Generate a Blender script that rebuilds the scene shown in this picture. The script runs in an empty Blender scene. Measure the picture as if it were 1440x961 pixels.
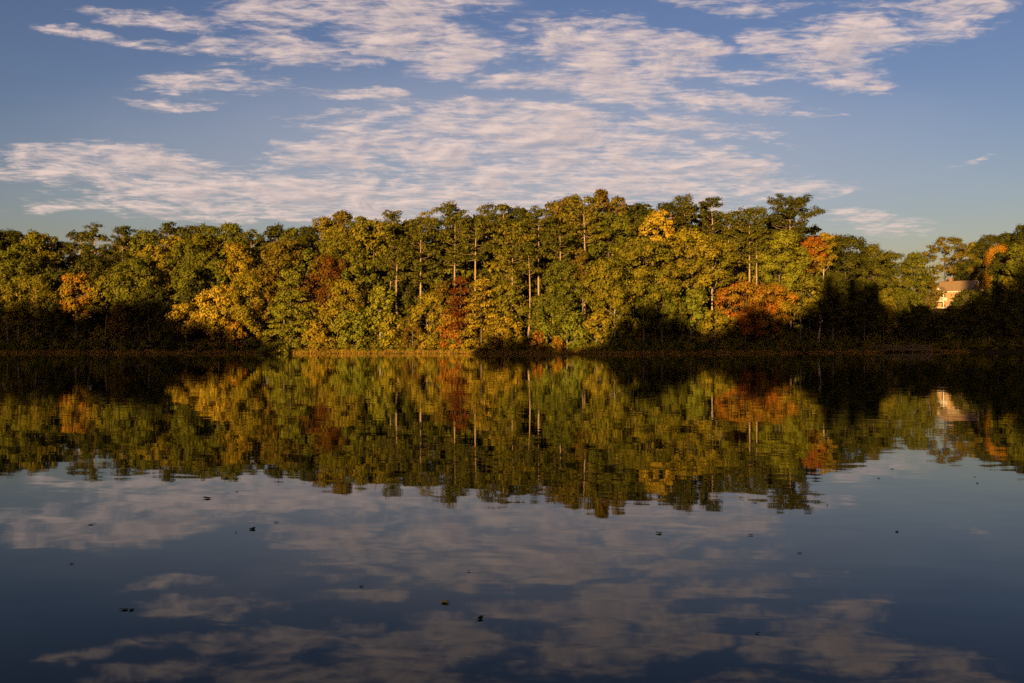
import bpy, math, random
import numpy as np
from mathutils import Vector

R = math.radians
sc = bpy.context.scene
COL = sc.collection
rng = np.random.default_rng(11)

# ------------------------------------------------------------------ camera
F = 1400.0          # focal length in photo pixels (1440 wide)
HY = 485.0          # photo row of the horizon
CAMZ = 1.7
cam_d = bpy.data.cameras.new('camera')
cam = bpy.data.objects.new('camera', cam_d)
COL.objects.link(cam)
cam_d.sensor_width = 36.0
cam_d.lens = 36.0 * F / 1440.0
cam_d.clip_end = 9000
cam.location = (0, 0, CAMZ)
cam.rotation_euler = (R(90) + math.atan((HY - 480.5) / F), 0, 0)
sc.camera = cam

# ------------------------------------------------------------------ light
SUN_AZ = 19.0       # sun is behind the camera, this many degrees to the left
SUN_EL = 4.0
SUN_STRENGTH = 5.0
SKY_STRENGTH = 0.085
EXPOSURE = 1.1
sun_d = bpy.data.lights.new('sun', 'SUN')
sun_d.energy = SUN_STRENGTH
sun_d.angle = R(0.5)
sun_d.color = (1.0, 0.665, 0.25)
sun = bpy.data.objects.new('sun', sun_d)
COL.objects.link(sun)
to_sun = Vector((-math.sin(R(SUN_AZ)) * math.cos(R(SUN_EL)), -math.cos(R(SUN_AZ)) * math.cos(R(SUN_EL)), math.sin(R(SUN_EL))))
sun.rotation_euler = to_sun.to_track_quat('Z', 'Y').to_euler()
sun.location = (-60, -120, 40)

sc.view_settings.view_transform = 'Standard'
sc.view_settings.look = 'None'
sc.view_settings.gamma = 1.0
sc.view_settings.exposure = EXPOSURE
sc.view_settings.use_curve_mapping = False
sc.cycles.max_bounces = 6
sc.cycles.diffuse_bounces = 4
sc.cycles.transmission_bounces = 3
sc.cycles.use_denoising = False


class NT:
    """small helper to write node trees"""
    def __init__(s, tree):
        s.t = tree; s.n = tree.nodes; s.l = tree.links
    def new(s, typ, **kw):
        n = s.n.new(typ)
        for k, v in kw.items(): setattr(n, k, v)
        return n
    def put(s, sock, v):
        if isinstance(v, bpy.types.NodeSocket): s.l.new(v, sock)
        else: sock.default_value = v
    def math(s, op, a, b=None, c=None, clamp=False):
        n = s.new('ShaderNodeMath', operation=op, use_clamp=clamp)
        s.put(n.inputs[0], a)
        if b is not None: s.put(n.inputs[1], b)
        if c is not None: s.put(n.inputs[2], c)
        return n.outputs[0]
    def vmath(s, op, a, b=None, scale=None):
        n = s.new('ShaderNodeVectorMath', operation=op)
        s.put(n.inputs[0], a)
        if b is not None: s.put(n.inputs[1], b)
        if scale is not None: s.put(n.inputs['Scale'], scale)
        return n.outputs['Value'] if op in ('LENGTH', 'DOT_PRODUCT') else n.outputs[0]
    def maprange(s, v, a, b, c=0.0, d=1.0, smooth=True):
        n = s.new('ShaderNodeMapRange', interpolation_type='SMOOTHSTEP' if smooth else 'LINEAR')
        s.put(n.inputs[0], v)
        for i, x in enumerate((a, b, c, d)): s.put(n.inputs[1 + i], x)
        return n.outputs[0]
    def noise(s, vec, scale, detail=4, rough=0.55, dist=0.0):
        n = s.new('ShaderNodeTexNoise')
        s.put(n.inputs['Vector'], vec)
        n.inputs['Scale'].default_value = scale
        n.inputs['Detail'].default_value = detail
        n.inputs['Roughness'].default_value = rough
        n.inputs['Distortion'].default_value = dist
        return n
    def mix(s, f, a, b):
        n = s.new('ShaderNodeMix', data_type='RGBA')
        s.put(n.inputs[0], f); s.put(n.inputs[6], a); s.put(n.inputs[7], b)
        return n.outputs[2]


world = bpy.data.worlds.new('World')
sc.world = world
world.use_nodes = True
w = NT(world.node_tree)
w.n.clear()
sky = w.new('ShaderNodeTexSky', sky_type='NISHITA', sun_disc=False)
sky.sun_elevation = R(SUN_EL)
sky.sun_rotation = R(180 + SUN_AZ)
sky.altitude = 100
sky.air_density = 1.0
sky.dust_density = 1.0
sky.ozone_density = 1.6
tc = w.new('ShaderNodeTexCoord')
sep = w.new('ShaderNodeSeparateXYZ')
w.l.new(tc.outputs['Generated'], sep.inputs[0])
dx, dy, dz = sep.outputs
zc = w.math('MAXIMUM', dz, 0.02)
yc = w.math('MAXIMUM', dy, 0.05)
pl = w.new('ShaderNodeCombineXYZ')                # the cloud layer: texture grows with height above the horizon
w.l.new(w.math('MULTIPLY', w.math('DIVIDE', w.math('DIVIDE', dx, yc), w.math('SQRT', zc)), 11.0), pl.inputs[0])
w.l.new(w.math('MULTIPLY', w.math('LOGARITHM', w.math('DIVIDE', zc, yc), 2.718), 15.0), pl.inputs[1])
pl = pl.outputs[0]
tp = w.new('ShaderNodeCombineXYZ')                # bearing and height of a direction
w.l.new(w.math('DIVIDE', dx, yc), tp.inputs[0]); w.l.new(w.math('DIVIDE', dz, yc), tp.inputs[1])
tp = tp.outputs[0]
wob = w.noise(pl, 0.35, 5, 0.6)
wv = w.vmath('SUBTRACT', wob.outputs['Color'], (0.5, 0.5, 0.5))
wv = w.vmath('MULTIPLY', wv, (0.12, 0.045, 0.0))
tpw = w.vmath('ADD', tp, wv)
# where the banks of cloud hang: bearing, height, half length, half depth, tilt, weight
BANKS = [
 (210, 22, 120, 15, 4, .75), (470, 14, 230, 30, -4, .95), (640, 10, 110, 26, 0, .8),
 (170, 55, 150, 13, 5, .8), (400, 70, 150, 22, 6, 1.0), (600, 62, 130, 26, -4, .9), (655, 88, 100, 22, -10, .9),
 (300, 119, 150, 17, 0, .95), (500, 134, 110, 16, 3, .85), (240, 146, 90, 8, 0, .5),
 (640, 150, 130, 14, 0, .6), (620, 185, 190, 34, -2, .85), (800, 190, 260, 40, 4, .85),
 (150, 228, 190, 30, 4, .9), (60, 240, 130, 22, 0, .7), (330, 268, 330, 42, 0, 1.05), (110, 290, 120, 10, 0, .6), (300, 308, 140, 9, 0, .65), (560, 300, 240, 30, 0, .9),
 (790, 245, 330, 52, 0, 1.1), (1040, 250, 170, 28, 3, .85), (900, 290, 260, 20, 0, .7),
 (845, 60, 140, 40, 6, 1.3), (860, 88, 125, 36, 10, 1.3), (960, 62, 70, 22, 10, .8),
 (760, 118, 110, 18, 4, .8), (880, 132, 180, 19, 6, .8), (1030, 145, 90, 16, 8, .55),
 (1050, 46, 50, 14, 4, .8), (1240, 34, 210, 40, -3, .95), (1140, 78, 130, 34, 12, .95), (1185, 108, 75, 24, 4, .9),
 (1350, 12, 140, 26, -14, .9), (1070, 108, 70, 14, 6, .6), (1040, 5, 130, 16, 0, .7),
 (1225, 312, 110, 17, 5, .62), (1390, 218, 120, 5, -6, .35), (520, 215, 200, 20, -6, .75), (420, 205, 60, 9, -8, .6),
 (1010, 180, 150, 16, 6, .6), (560, 40, 140, 20, -3, .8), (90, 40, 80, 9, 3, .6), (350, 95, 60, 8, 0, .5), (740, 160, 200, 22, 3, .7), (980, 100, 120, 18, 8, .7), (1120, 150, 110, 10, 8, .45), (470, 165, 120, 12, -3, .6), (900, 215, 240, 22, 3, .8),
]
tot = None
for (bx, by, rx, ry, tl, wt) in BANKS:
    mp = w.new('ShaderNodeMapping', vector_type='TEXTURE')
    w.l.new(tpw, mp.inputs[0])
    mp.inputs['Location'].default_value = ((bx - 720) / F, (HY - by) / F, 0)
    mp.inputs['Rotation'].default_value = (0, 0, R(-tl))
    mp.inputs['Scale'].default_value = (rx * 1.12 / F, ry * 1.25 / F, 1)
    g = w.new('ShaderNodeTexGradient', gradient_type='SPHERICAL')
    w.l.new(mp.outputs[0], g.inputs[0])
    v = w.math('MULTIPLY', w.maprange(g.outputs['Fac'], 0.0, 0.75), wt)
    tot = v if tot is None else w.math('MAXIMUM', tot, w.math('ADD', w.math('MULTIPLY', tot, 0.35), v)) if False else w.math('ADD', tot, v)
tot = w.math('MINIMUM', tot, 1.25)
n1 = w.noise(pl, 0.58, 8, 0.63, 0.5)
n2 = w.noise(w.vmath('MULTIPLY', pl, (0.6, 1.6, 1.0)), 2.2, 5, 0.62, 0.7)
n1b = w.noise(w.vmath('ADD', pl, (-0.15, 0.42, 0.0)), 0.58, 6, 0.63, 0.5)
tex = w.math('ADD', w.math('MULTIPLY', n1.outputs['Fac'], 0.56), w.math('MULTIPLY', n2.outputs['Fac'], 0.44))
dens = w.math('ADD', w.math('MULTIPLY', w.math('MINIMUM', tot, 1.0), 0.40), w.math('MULTIPLY', w.math('SUBTRACT', tex, 0.5), 2.6))
cover = w.maprange(dens, 0.0, 0.66)
cover = w.math('MULTIPLY', cover, w.math('MULTIPLY', w.maprange(dy, 0.05, 0.3), w.maprange(tot, 0.02, 0.30)))
emb = w.math('SUBTRACT', n1.outputs['Fac'], n1b.outputs['Fac'])
thick = w.math('ADD', w.math('ADD', w.math('MULTIPLY', emb, -3.4), w.math('MULTIPLY', w.math('SUBTRACT', n2.outputs['Fac'], 0.5), -1.6)), w.maprange(dens, 0.25, 0.80, 0.18, 0.72), clamp=True)
SKYMUL = (0.97, 0.745, 0.98, 1)
cap = w.vmath('MINIMUM', sky.outputs[0], (14.0, 14.0, 14.0))      # evens out the glow round the sun
gam = w.new('ShaderNodeGamma'); gam.inputs[1].default_value = 1.45
w.l.new(w.vmath('SCALE', cap, scale=1 / 3.1), gam.inputs[0])
skyc = w.new('ShaderNodeMix', data_type='RGBA', blend_type='MULTIPLY')
skyc.inputs[0].default_value = 1.0
w.l.new(w.vmath('SCALE', gam.outputs[0], scale=3.1), skyc.inputs[6]); skyc.inputs[7].default_value = SKYMUL
CLOUD_LIT = (4.55, 3.5, 3.1, 1)
CLOUD_DIM = (2.45, 2.1, 2.2, 1)
cloudc = w.mix(thick, CLOUD_LIT, CLOUD_DIM)
vm = w.new('ShaderNodeMapping', vector_type='TEXTURE')        # a thin milky veil under the middle of the cloud
w.l.new(tpw, vm.inputs[0]); vm.inputs['Location'].default_value = (0.01, 0.185, 0); vm.inputs['Scale'].default_value = (0.62, 0.135, 1)
vg = w.new('ShaderNodeTexGradient', gradient_type='SPHERICAL'); w.l.new(vm.outputs[0], vg.inputs[0])
veil = w.math('MULTIPLY', w.maprange(vg.outputs['Fac'], 0.0, 0.7), w.maprange(dy, 0.05, 0.3))
skyv = w.mix(w.math('MULTIPLY', veil, 0.34), skyc.outputs[2], (2.6, 2.5, 2.75, 1))
skyfin = w.mix(w.math('MULTIPLY', cover, 0.92), skyv, cloudc)
bg = w.new('ShaderNodeBackground')
w.l.new(skyfin, bg.inputs[0])
bg.inputs[1].default_value = SKY_STRENGTH
wo = w.new('ShaderNodeOutputWorld')
w.l.new(bg.outputs[0], wo.inputs[0])
world.cycles.sampling_method = 'MANUAL'
world.cycles.sample_map_resolution = 1024


# ------------------------------------------------------------------ materials
def mat(name):
    m = bpy.data.materials.new(name)
    m.use_nodes = True
    t = NT(m.node_tree)
    t.n.clear()
    out = t.new('ShaderNodeOutputMaterial')
    return m, t, out


def foliage_mat():
    m, t, out = mat('foliage')
    a = t.new('ShaderNodeAttribute', attribute_name='leaf')
    d = t.new('ShaderNodeBsdfDiffuse'); t.l.new(a.outputs['Color'], d.inputs[0])
    tr = t.new('ShaderNodeBsdfTranslucent'); t.l.new(a.outputs['Color'], tr.inputs[0])
    mx = t.new('ShaderNodeMixShader'); mx.inputs[0].default_value = 0.14
    t.l.new(d.outputs[0], mx.inputs[1]); t.l.new(tr.outputs[0], mx.inputs[2])
    t.l.new(mx.outputs[0], out.inputs[0])
    return m


def rough_mat(name, c1, c2, scale=3.0, rough=0.8, stretch=(1, 1, 1), bump=0.0, spec=0.25):
    m, t, out = mat(name)
    g = t.new('ShaderNodeTexCoord')
    v = t.vmath('MULTIPLY', g.outputs['Object'], stretch)
    n = t.noise(v, scale, 5, 0.6)
    c = t.mix(t.maprange(n.outputs['Fac'], 0.35, 0.65), (*c1, 1), (*c2, 1))
    p = t.new('ShaderNodeBsdfPrincipled')
    t.l.new(c, p.inputs['Base Color'])
    p.inputs['Roughness'].default_value = rough
    p.inputs['Specular IOR Level'].default_value = spec
    if bump:
        b = t.new('ShaderNodeBump'); b.inputs['Distance'].default_value = bump
        t.l.new(n.outputs['Fac'], b.inputs['Height']); t.l.new(b.outputs[0], p.inputs['Normal'])
    t.l.new(p.outputs[0], out.inputs[0])
    return m


M = {
    'leaf': foliage_mat(),
    'pine_bark': rough_mat('pine_bark', (.42, .28, .16), (.24, .15, .09), 5, .9, (3, 3, .6), .03),
    'bark': rough_mat('bark', (.17, .13, .09), (.08, .06, .045), 5, .9, (3, 3, .5), .03),
    'pale_bark': rough_mat('pale_bark', (.46, .38, .27), (.26, .20, .14), 4, .85, (2, 2, .8), .02),
    'ground': rough_mat('ground', (.045, .034, .012), (.07, .048, .018), 0.6, 1.0, (1, 1, 1), .0, 0.0),
    'siding': rough_mat('siding', (.38, .23, .11), (.32, .19, .095), 2, .7, (.3, .3, 6)),
    'gable_siding': rough_mat('gable_siding', (.26, .20, .14), (.21, .16, .11), 2, .7, (.3, .3, 6)),
    'shingle': rough_mat('shingle', (.34, .21, .11), (.25, .15, .08), 3, .85, (1, 1, 3)),
    'white_paint': rough_mat('white_paint', (.64, .59, .52), (.55, .50, .43), 3, .5),
    'glass': rough_mat('glass', (.03, .035, .04), (.02, .025, .03), 1, .08),
    'door_paint': rough_mat('door_paint', (.12, .06, .035), (.09, .05, .03), 3, .5),
    'brick': rough_mat('brick', (.30, .13, .08), (.22, .10, .07), 8, .9),
    'dock_wood': rough_mat('dock_wood', (.15, .11, .065), (.09, .065, .04), 4, .8, (.4, 4, 4)),
    'dead_leaf': rough_mat('dead_leaf', (.15, .115, .03), (.07, .055, .018), 60, .6),
    'twig': rough_mat('twig', (.06, .045, .03), (.04, .03, .02), 30, .9),
}

# water: a dark olive body under a clear surface with slow, very low ripples
wm, t, out = mat('lake_water')
geo = t.new('ShaderNodeNewGeometry')
pos = geo.outputs['Position']
rot = t.new('ShaderNodeMapping'); rot.inputs['Rotation'].default_value = (0, 0, R(9)); t.l.new(pos, rot.inputs[0])
rp = rot.outputs[0]
fine = t.noise(t.vmath('MULTIPLY', rp, (1.5, 4.4, 1)), 1.0, 1.5, 0.5, 0.2)
mid = t.noise(t.vmath('MULTIPLY', rp, (1.3, 2.2, 1)), 0.9, 2.0, 0.5, 0.3)
broad = t.noise(t.vmath('MULTIPLY', rp, (0.05, 0.12, 1)), 1.0, 2.0, 0.5)
patch = t.maprange(broad.outputs['Fac'], 0.38, 0.62, 0.35, 1.0)
fv = t.vmath('SUBTRACT', fine.outputs['Color'], (0.5, 0.5, 0.5))
fv = t.vmath('MULTIPLY', fv, (0.003, 0.014, 0.0))
fv = t.vmath('SCALE', fv, scale=patch)
mv = t.vmath('SUBTRACT', mid.outputs['Color'], (0.5, 0.5, 0.5))
mv = t.vmath('MULTIPLY', mv, (0.004, 0.0075, 0.0))
nv = t.vmath('NORMALIZE', t.vmath('ADD', t.vmath('ADD', (0, 0, 1), fv), mv))
p = t.new('ShaderNodeBsdfPrincipled')
p.inputs['Base Color'].default_value = (.020, .019, .005, 1)
p.inputs['Roughness'].default_value = 0.02
p.inputs['IOR'].default_value = 1.155
t.l.new(nv, p.inputs['Normal'])
t.l.new(p.outputs[0], out.inputs[0])
M['water'] = wm


# ------------------------------------------------------------------ object helpers
def link_mesh(name, verts, faces, m, parent=None, loc=None, smooth=False):
    me = bpy.data.meshes.new(name)
    me.from_pydata([tuple(v) for v in verts], [], [tuple(f) for f in faces])
    if smooth: me.polygons.foreach_set('use_smooth', [True] * len(me.polygons))
    me.materials.append(m)
    me.update()
    o = bpy.data.objects.new(name, me)
    COL.objects.link(o)
    if parent is not None: o.parent = parent
    if loc is not None: o.location = loc
    return o


def quads_mesh(name, V, C, m):
    """V (n,4,3) quads, C (n,3) leaf colours -> mesh"""
    n = len(V)
    me = bpy.data.meshes.new(name)
    me.vertices.add(n * 4)
    me.vertices.foreach_set('co', V.reshape(-1).astype(np.float32))
    me.loops.add(n * 4)
    me.loops.foreach_set('vertex_index', np.arange(n * 4, dtype=np.int32))
    me.polygons.add(n)
    me.polygons.foreach_set('loop_start', np.arange(0, n * 4, 4, dtype=np.int32))
    me.polygons.foreach_set('loop_total', np.full(n, 4, dtype=np.int32))
    me.update(calc_edges=True)
    at = me.attributes.new('leaf', 'FLOAT_COLOR', 'FACE')
    c4 = np.ones((n, 4), np.float32); c4[:, :3] = C
    at.data.foreach_set('color', c4.reshape(-1))
    me.materials.append(m)
    return me


def tag(o, label=None, cat=None, group=None, kind=None):
    if label: o['label'] = label
    if cat: o['category'] = cat
    if group: o['group'] = group
    if kind: o['kind'] = kind
    return o


def empty(name, loc, rz=0.0):
    o = bpy.data.objects.new(name, None)
    COL.objects.link(o)
    o.location = loc
    o.rotation_euler = (0, 0, rz)
    o.empty_display_size = 0.5
    return o


class MB:
    """collects boxes, bars and tubes into one mesh"""
    def __init__(s): s.v = []; s.f = []
    def add(s, vs, fs):
        b = len(s.v); s.v += [tuple(v) for v in vs]; s.f += [tuple(b + i for i in f) for f in fs]; return s
    def box(s, x0, x1, y0, y1, z0, z1):
        return s.add([(x0, y0, z0), (x1, y0, z0), (x1, y1, z0), (x0, y1, z0), (x0, y0, z1), (x1, y0, z1), (x1, y1, z1), (x0, y1, z1)],
                     [(0, 3, 2, 1), (4, 5, 6, 7), (0, 1, 5, 4), (1, 2, 6, 5), (2, 3, 7, 6), (3, 0, 4, 7)])
    def tube(s, pts, rads, k=6):
        pts = np.asarray(pts, float); n = len(pts)
        vs = []
        for i in range(n):
            d = pts[min(i + 1, n - 1)] - pts[max(i - 1, 0)]
            d = d / (np.linalg.norm(d) + 1e-9)
            a = np.cross(d, (0, 1, 0) if abs(d[1]) < .9 else (1, 0, 0)); a /= np.linalg.norm(a)
            b = np.cross(d, a)
            for j in range(k):
                q = 2 * math.pi * j / k
                vs.append(pts[i] + rads[i] * (math.cos(q) * a + math.sin(q) * b))
        fs = []
        for i in range(n - 1):
            for j in range(k):
                j2 = (j + 1) % k
                fs.append((i * k + j, i * k + j2, (i + 1) * k + j2, (i + 1) * k + j))
        fs.append(tuple(range(k))[::-1]); fs.append(tuple(range((n - 1) * k, n * k)))
        return s.add(vs, fs)
    def build(s, name, m, parent=None, smooth=False):
        return link_mesh(name, s.v, s.f, m, parent, smooth=smooth)


# ------------------------------------------------------------------ terrain
SH = [(-1698, 110), (-553, 165), (-170, 192), (0, 200), (200, 198), (400, 193), (560, 190), (680, 188), (760, 182), (830, 180), (950, 186),
      (1080, 198), (1180, 212), (1250, 226), (1320, 229), (1440, 224), (1600, 205), (2120, 150), (3170, 100)]
SHX = np.array([(a - 720) / F * b for a, b in SH]); SHY = np.array([b for a, b in SH], float)


def shore(X):
    X = np.asarray(X, float)
    return np.interp(X, SHX, SHY) + 0.8 * np.sin(X * .21) + .5 * np.sin(X * .53 + 1)


def shore_px(px):                       # depth of the far shore along a photo column
    D = 195.0
    for _ in range(12): D = 0.5 * D + 0.5 * float(shore((px - 720) / F * D))
    return D


_fx = np.linspace(SHX[0], SHX[-1], 220)
far_line = np.stack([_fx, shore(_fx)], 1)
_nx = np.linspace(SHX[-1] + 20, SHX[0] - 30, 120)
near_line = np.stack([_nx, 3.0 + .5 * np.sin(_nx * .3)], 1)
POLY = np.concatenate([far_line, near_line])


def lake_sdf(P):
    """positive outside the lake"""
    A = POLY; B = np.roll(POLY, -1, 0)
    best = np.full(len(P), 1e9); inside = np.zeros(len(P), bool)
    for a, b in zip(A, B):
        ab = b - a; ap = P - a
        tt = np.clip((ap @ ab) / (ab @ ab + 1e-12), 0, 1)
        d = np.hypot(*(ap - tt[:, None] * ab).T)
        best = np.minimum(best, d)
        c = ((a[1] > P[:, 1]) != (b[1] > P[:, 1]))
        with np.errstate(divide='ignore', invalid='ignore'):
            xi = (b[0] - a[0]) * (P[:, 1] - a[1]) / (b[1] - a[1] + 1e-12) + a[0]
        inside ^= c & (P[:, 0] < xi)
    return np.where(inside, -best, best)


def height(P):
    P = np.atleast_2d(np.asarray(P, float))
    d = lake_sdf(P)
    far = np.clip((P[:, 1] - 20) / 60, 0, 1)
    o = np.maximum(d, 0)
    slope = 0.035 + 0.085 * far
    h = .45 * (1 - np.exp(-o / 1.3)) + slope * 90 * (1 - np.exp(-o / 90))
    hump = 6.2 * np.exp(-(((P[:, 0] - 132) / 32) ** 2 + ((P[:, 1] - 300) / 38) ** 2))
    h = h + hump * np.clip(o / 20, 0, 1)
    h = h + np.clip(o / 10, 0, 1) * .35 * np.sin(P[:, 0] * .11 + 1) * np.sin(P[:, 1] * .09)
    return np.where(d < 0, -np.minimum(2.0, -d * .25) - .02, h)


def gz(x, y): return float(height([(x, y)])[0])


xs = np.concatenate([[-4000, -2200, -1200, -700], np.arange(-460, 300, 4.0), [420, 700, 1200, 2200, 4000]])
ys = np.concatenate([[-3000, -1200, -500, -200], np.arange(-90, -6, 6.0), np.arange(-6, 8, 1.0), np.arange(8, 172, 12.0), np.arange(172, 236, 1.0), np.arange(236, 420, 5.0), [500, 700, 1100, 1900, 3200, 5000]])
GX, GY = np.meshgrid(xs, ys)
GP = np.stack([GX.ravel(), GY.ravel()], 1)
GZ = height(GP)
nxg, nyg = len(xs), len(ys)
fs = [(j * nxg + i, j * nxg + i + 1, (j + 1) * nxg + i + 1, (j + 1) * nxg + i) for j in range(nyg - 1) for i in range(nxg - 1)]
tag(link_mesh('ground', np.column_stack([GP, GZ]), fs, M['ground'], smooth=True), kind='structure')
tag(link_mesh('lake_water', [(-460, -1, 0), (300, -1, 0), (300, 245, 0), (-460, 245, 0)], [(0, 1, 2, 3)], M['water']), kind='structure')


# ------------------------------------------------------------------ foliage builders
def unit(v): return v / (np.linalg.norm(v, axis=-1, keepdims=True) + 1e-9)


def cards(P, N, size, aspect, rg):
    """leaf shaped quads centred at P, facing N"""
    n = len(P)
    a = unit(np.cross(N, unit(rg.normal(size=(n, 3)))))
    b = np.cross(N, a)
    s = size * rg.uniform(.65, 1.35, n)[:, None]
    a = a * s * .5; b = b * s * .5 * aspect
    k = N * s * .12
    return np.stack([P - a, P - b * rg.uniform(.7, 1.1, (n, 1)) + k, P + a, P + b * rg.uniform(.7, 1.1, (n, 1)) + k], 1)


def clump(c, rad, n, out, size, rg, aspect=.72):
    """a tuft of leaves on the outer side of an ellipsoid"""
    d = unit(rg.normal(size=(n, 3)))
    keep = (d @ out) > -.45
    d = np.where(keep[:, None], d, -d)
    rr = np.where(rg.random(n) < .2, rg.uniform(1.0, 1.5, n), rg.uniform(.35, 1.05, n) ** .6)[:, None]
    P = c + d * rad * rr
    N = unit(d * 1.1 + rg.normal(size=(n, 3)) * .42 + np.array((0, 0, .2)))
    return cards(P, N, size, aspect, rg)


def tint(n, c1, c2, f, rg):
    base = np.array(c1) * (1 - f) + np.array(c2) * f
    v = rg.uniform(.72, 1.28, (n, 1))
    h = 1 + rg.uniform(-.10, .10, (n, 3))
    return np.clip(base * v * h, .002, .9)


# leaf colours: main, second, share of clumps in the second
HUE = {
    'pine':   ((0.076, 0.073, 0.009), (0.108, 0.092, 0.011), .40),
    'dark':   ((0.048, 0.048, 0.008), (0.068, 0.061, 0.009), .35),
    'green':  ((0.092, 0.092, 0.011), (0.126, 0.114, 0.012), .40),
    'bright': ((0.135, 0.141, 0.014), (0.174, 0.153, 0.015), .40),
    'lime':   ((0.198, 0.178, 0.016), (0.155, 0.143, 0.013), .40),
    'olive':  ((0.126, 0.111, 0.011), (0.174, 0.133, 0.013), .40),
    'golive': ((0.183, 0.137, 0.013), (0.232, 0.169, 0.014), .40),
    'gold':   ((0.301, 0.196, 0.016), (0.212, 0.145, 0.013), .40),
    'yellow': ((0.383, 0.240, 0.020), (0.283, 0.201, 0.018), .30),
    'orange': ((0.310, 0.129, 0.013), (0.228, 0.147, 0.013), .45),
    'flame':  ((0.273, 0.080, 0.010), (0.237, 0.124, 0.013), .50),
    'red':    ((0.114, 0.040, 0.008), (0.127, 0.076, 0.009), .45),
    'crimson': ((.110, .026, .007), (.135, .052, .009), .45),
    'rust':   ((0.137, 0.076, 0.011), (0.116, 0.083, 0.010), .45),
    'brown':  ((0.146, 0.098, 0.013), (0.116, 0.087, 0.011), .45),
}


def broad_parts(H, r, zb, hue, rg, shape='oval', leaf=.50, density=1.0, fill=.93, tilt=0.0):
    """crown quads, colours and a trunk MB for a broadleaf tree of height H"""
    c1, c2, f2 = HUE[hue]
    hc = H - zb
    rc = float(np.clip(.24 * r + .20, .48, 1.15))
    area = 2 * math.pi * r * hc * .8
    nc = int(np.clip(area / (rc * rc * 2.5) * density, 12, 110))
    Q, Cc, cs = [], [], []
    lean = rg.normal(size=2) * .06 * r + np.array((tilt, 0))
    wob_a, wob_b = rg.uniform(0, 6.3, 2)
    for i in range(nc):
        u = (i + .5) / nc
        if shape == 'cone': tt = 1 - math.sqrt(u) * .98 if i else .97
        else: tt = u ** .85
        if shape == 'oval': prof = math.sqrt(max(0.02, 1 - (2 * (tt * .93 + .06) - 1.0) ** 2)) ** .8
        elif shape == 'round': prof = math.sqrt(max(0.03, 1 - (max(tt - .35, 0) / .66) ** 2)) * (0.72 + .28 * min(1, tt / .35))
        elif shape == 'cone': prof = .12 + .95 * (1 - tt) ** .75
        else: prof = .95 * math.sqrt(max(0.05, 1 - (max(tt - .5, 0) / .52) ** 2)) * (.55 + .45 * min(1, tt / .5))
        ang = i * 2.39996 + rg.normal() * .35
        lobe = 1 + .17 * math.sin(2 * ang + wob_a + 3 * tt) + .11 * math.sin(3 * ang + wob_b)
        inner = 1.0 if rg.random() > .22 else rg.uniform(.25, .7)
        rad = max(0, r * prof * lobe * inner - rc * .5) + rg.normal() * .34 * rc
        c = np.array((rad * math.cos(ang) + lean[0] * (tt if not tilt else (zb + hc * tt) / H), rad * math.sin(ang) + lean[1] * tt, zb + hc * tt + rg.normal() * .35 * rc - rc * .3))
        c[2] = min(c[2], H - rc * .7)
        if rg.random() > fill: continue
        cs.append(c)
        k = rc * rg.uniform(.62, 1.4)
        out = unit(np.array((c[0], c[1], (tt - .25) * r * .9 + .2)))
        nl = int(4 * math.pi * k * k * .95 / (.36 * leaf * leaf) * .62)
        q = clump(c, np.array((k * rg.uniform(.75, 1.35), k * rg.uniform(.75, 1.35), k * rg.uniform(.55, .9))), max(20, nl), out, leaf, rg)
        Q.append(q); Cc.append(tint(len(q), c1, c2, 1.0 if rg.random() < f2 else rg.uniform(0, .4), rg))
    mb = MB()
    tr = .0085 * H + .05
    top = zb + hc * .78
    bend = rg.normal(size=2) * .012 * H
    def tpos(z):
        s = z / max(H, .1)
        return np.array((bend[0] * math.sin(3 * s) + lean[0] * s, bend[1] * math.sin(2.5 * s) + lean[1] * s, z))
    zs = np.linspace(-.4, top, 7)
    mb.tube([tpos(z) for z in zs], [tr * (1 - .82 * max(z, 0) / top) * (1.35 if z < 0 else 1) for z in zs], 7)
    for c in cs[::2]:
        hd = math.hypot(c[0], c[1])
        z0 = max(zb * .75, min(top * .96, c[2] - hd * .75))
        a = tpos(z0); rr = max(.03, tr * .38 * (1 - z0 / H * .7))
        mid = a * .45 + c * .55 + np.array((0, 0, -.12 * hd)) + rg.normal(size=3) * .15
        mb.tube([a, mid, c], [rr, rr * .62, .02], 4)
    return np.concatenate(Q), np.concatenate(Cc), mb


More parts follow.
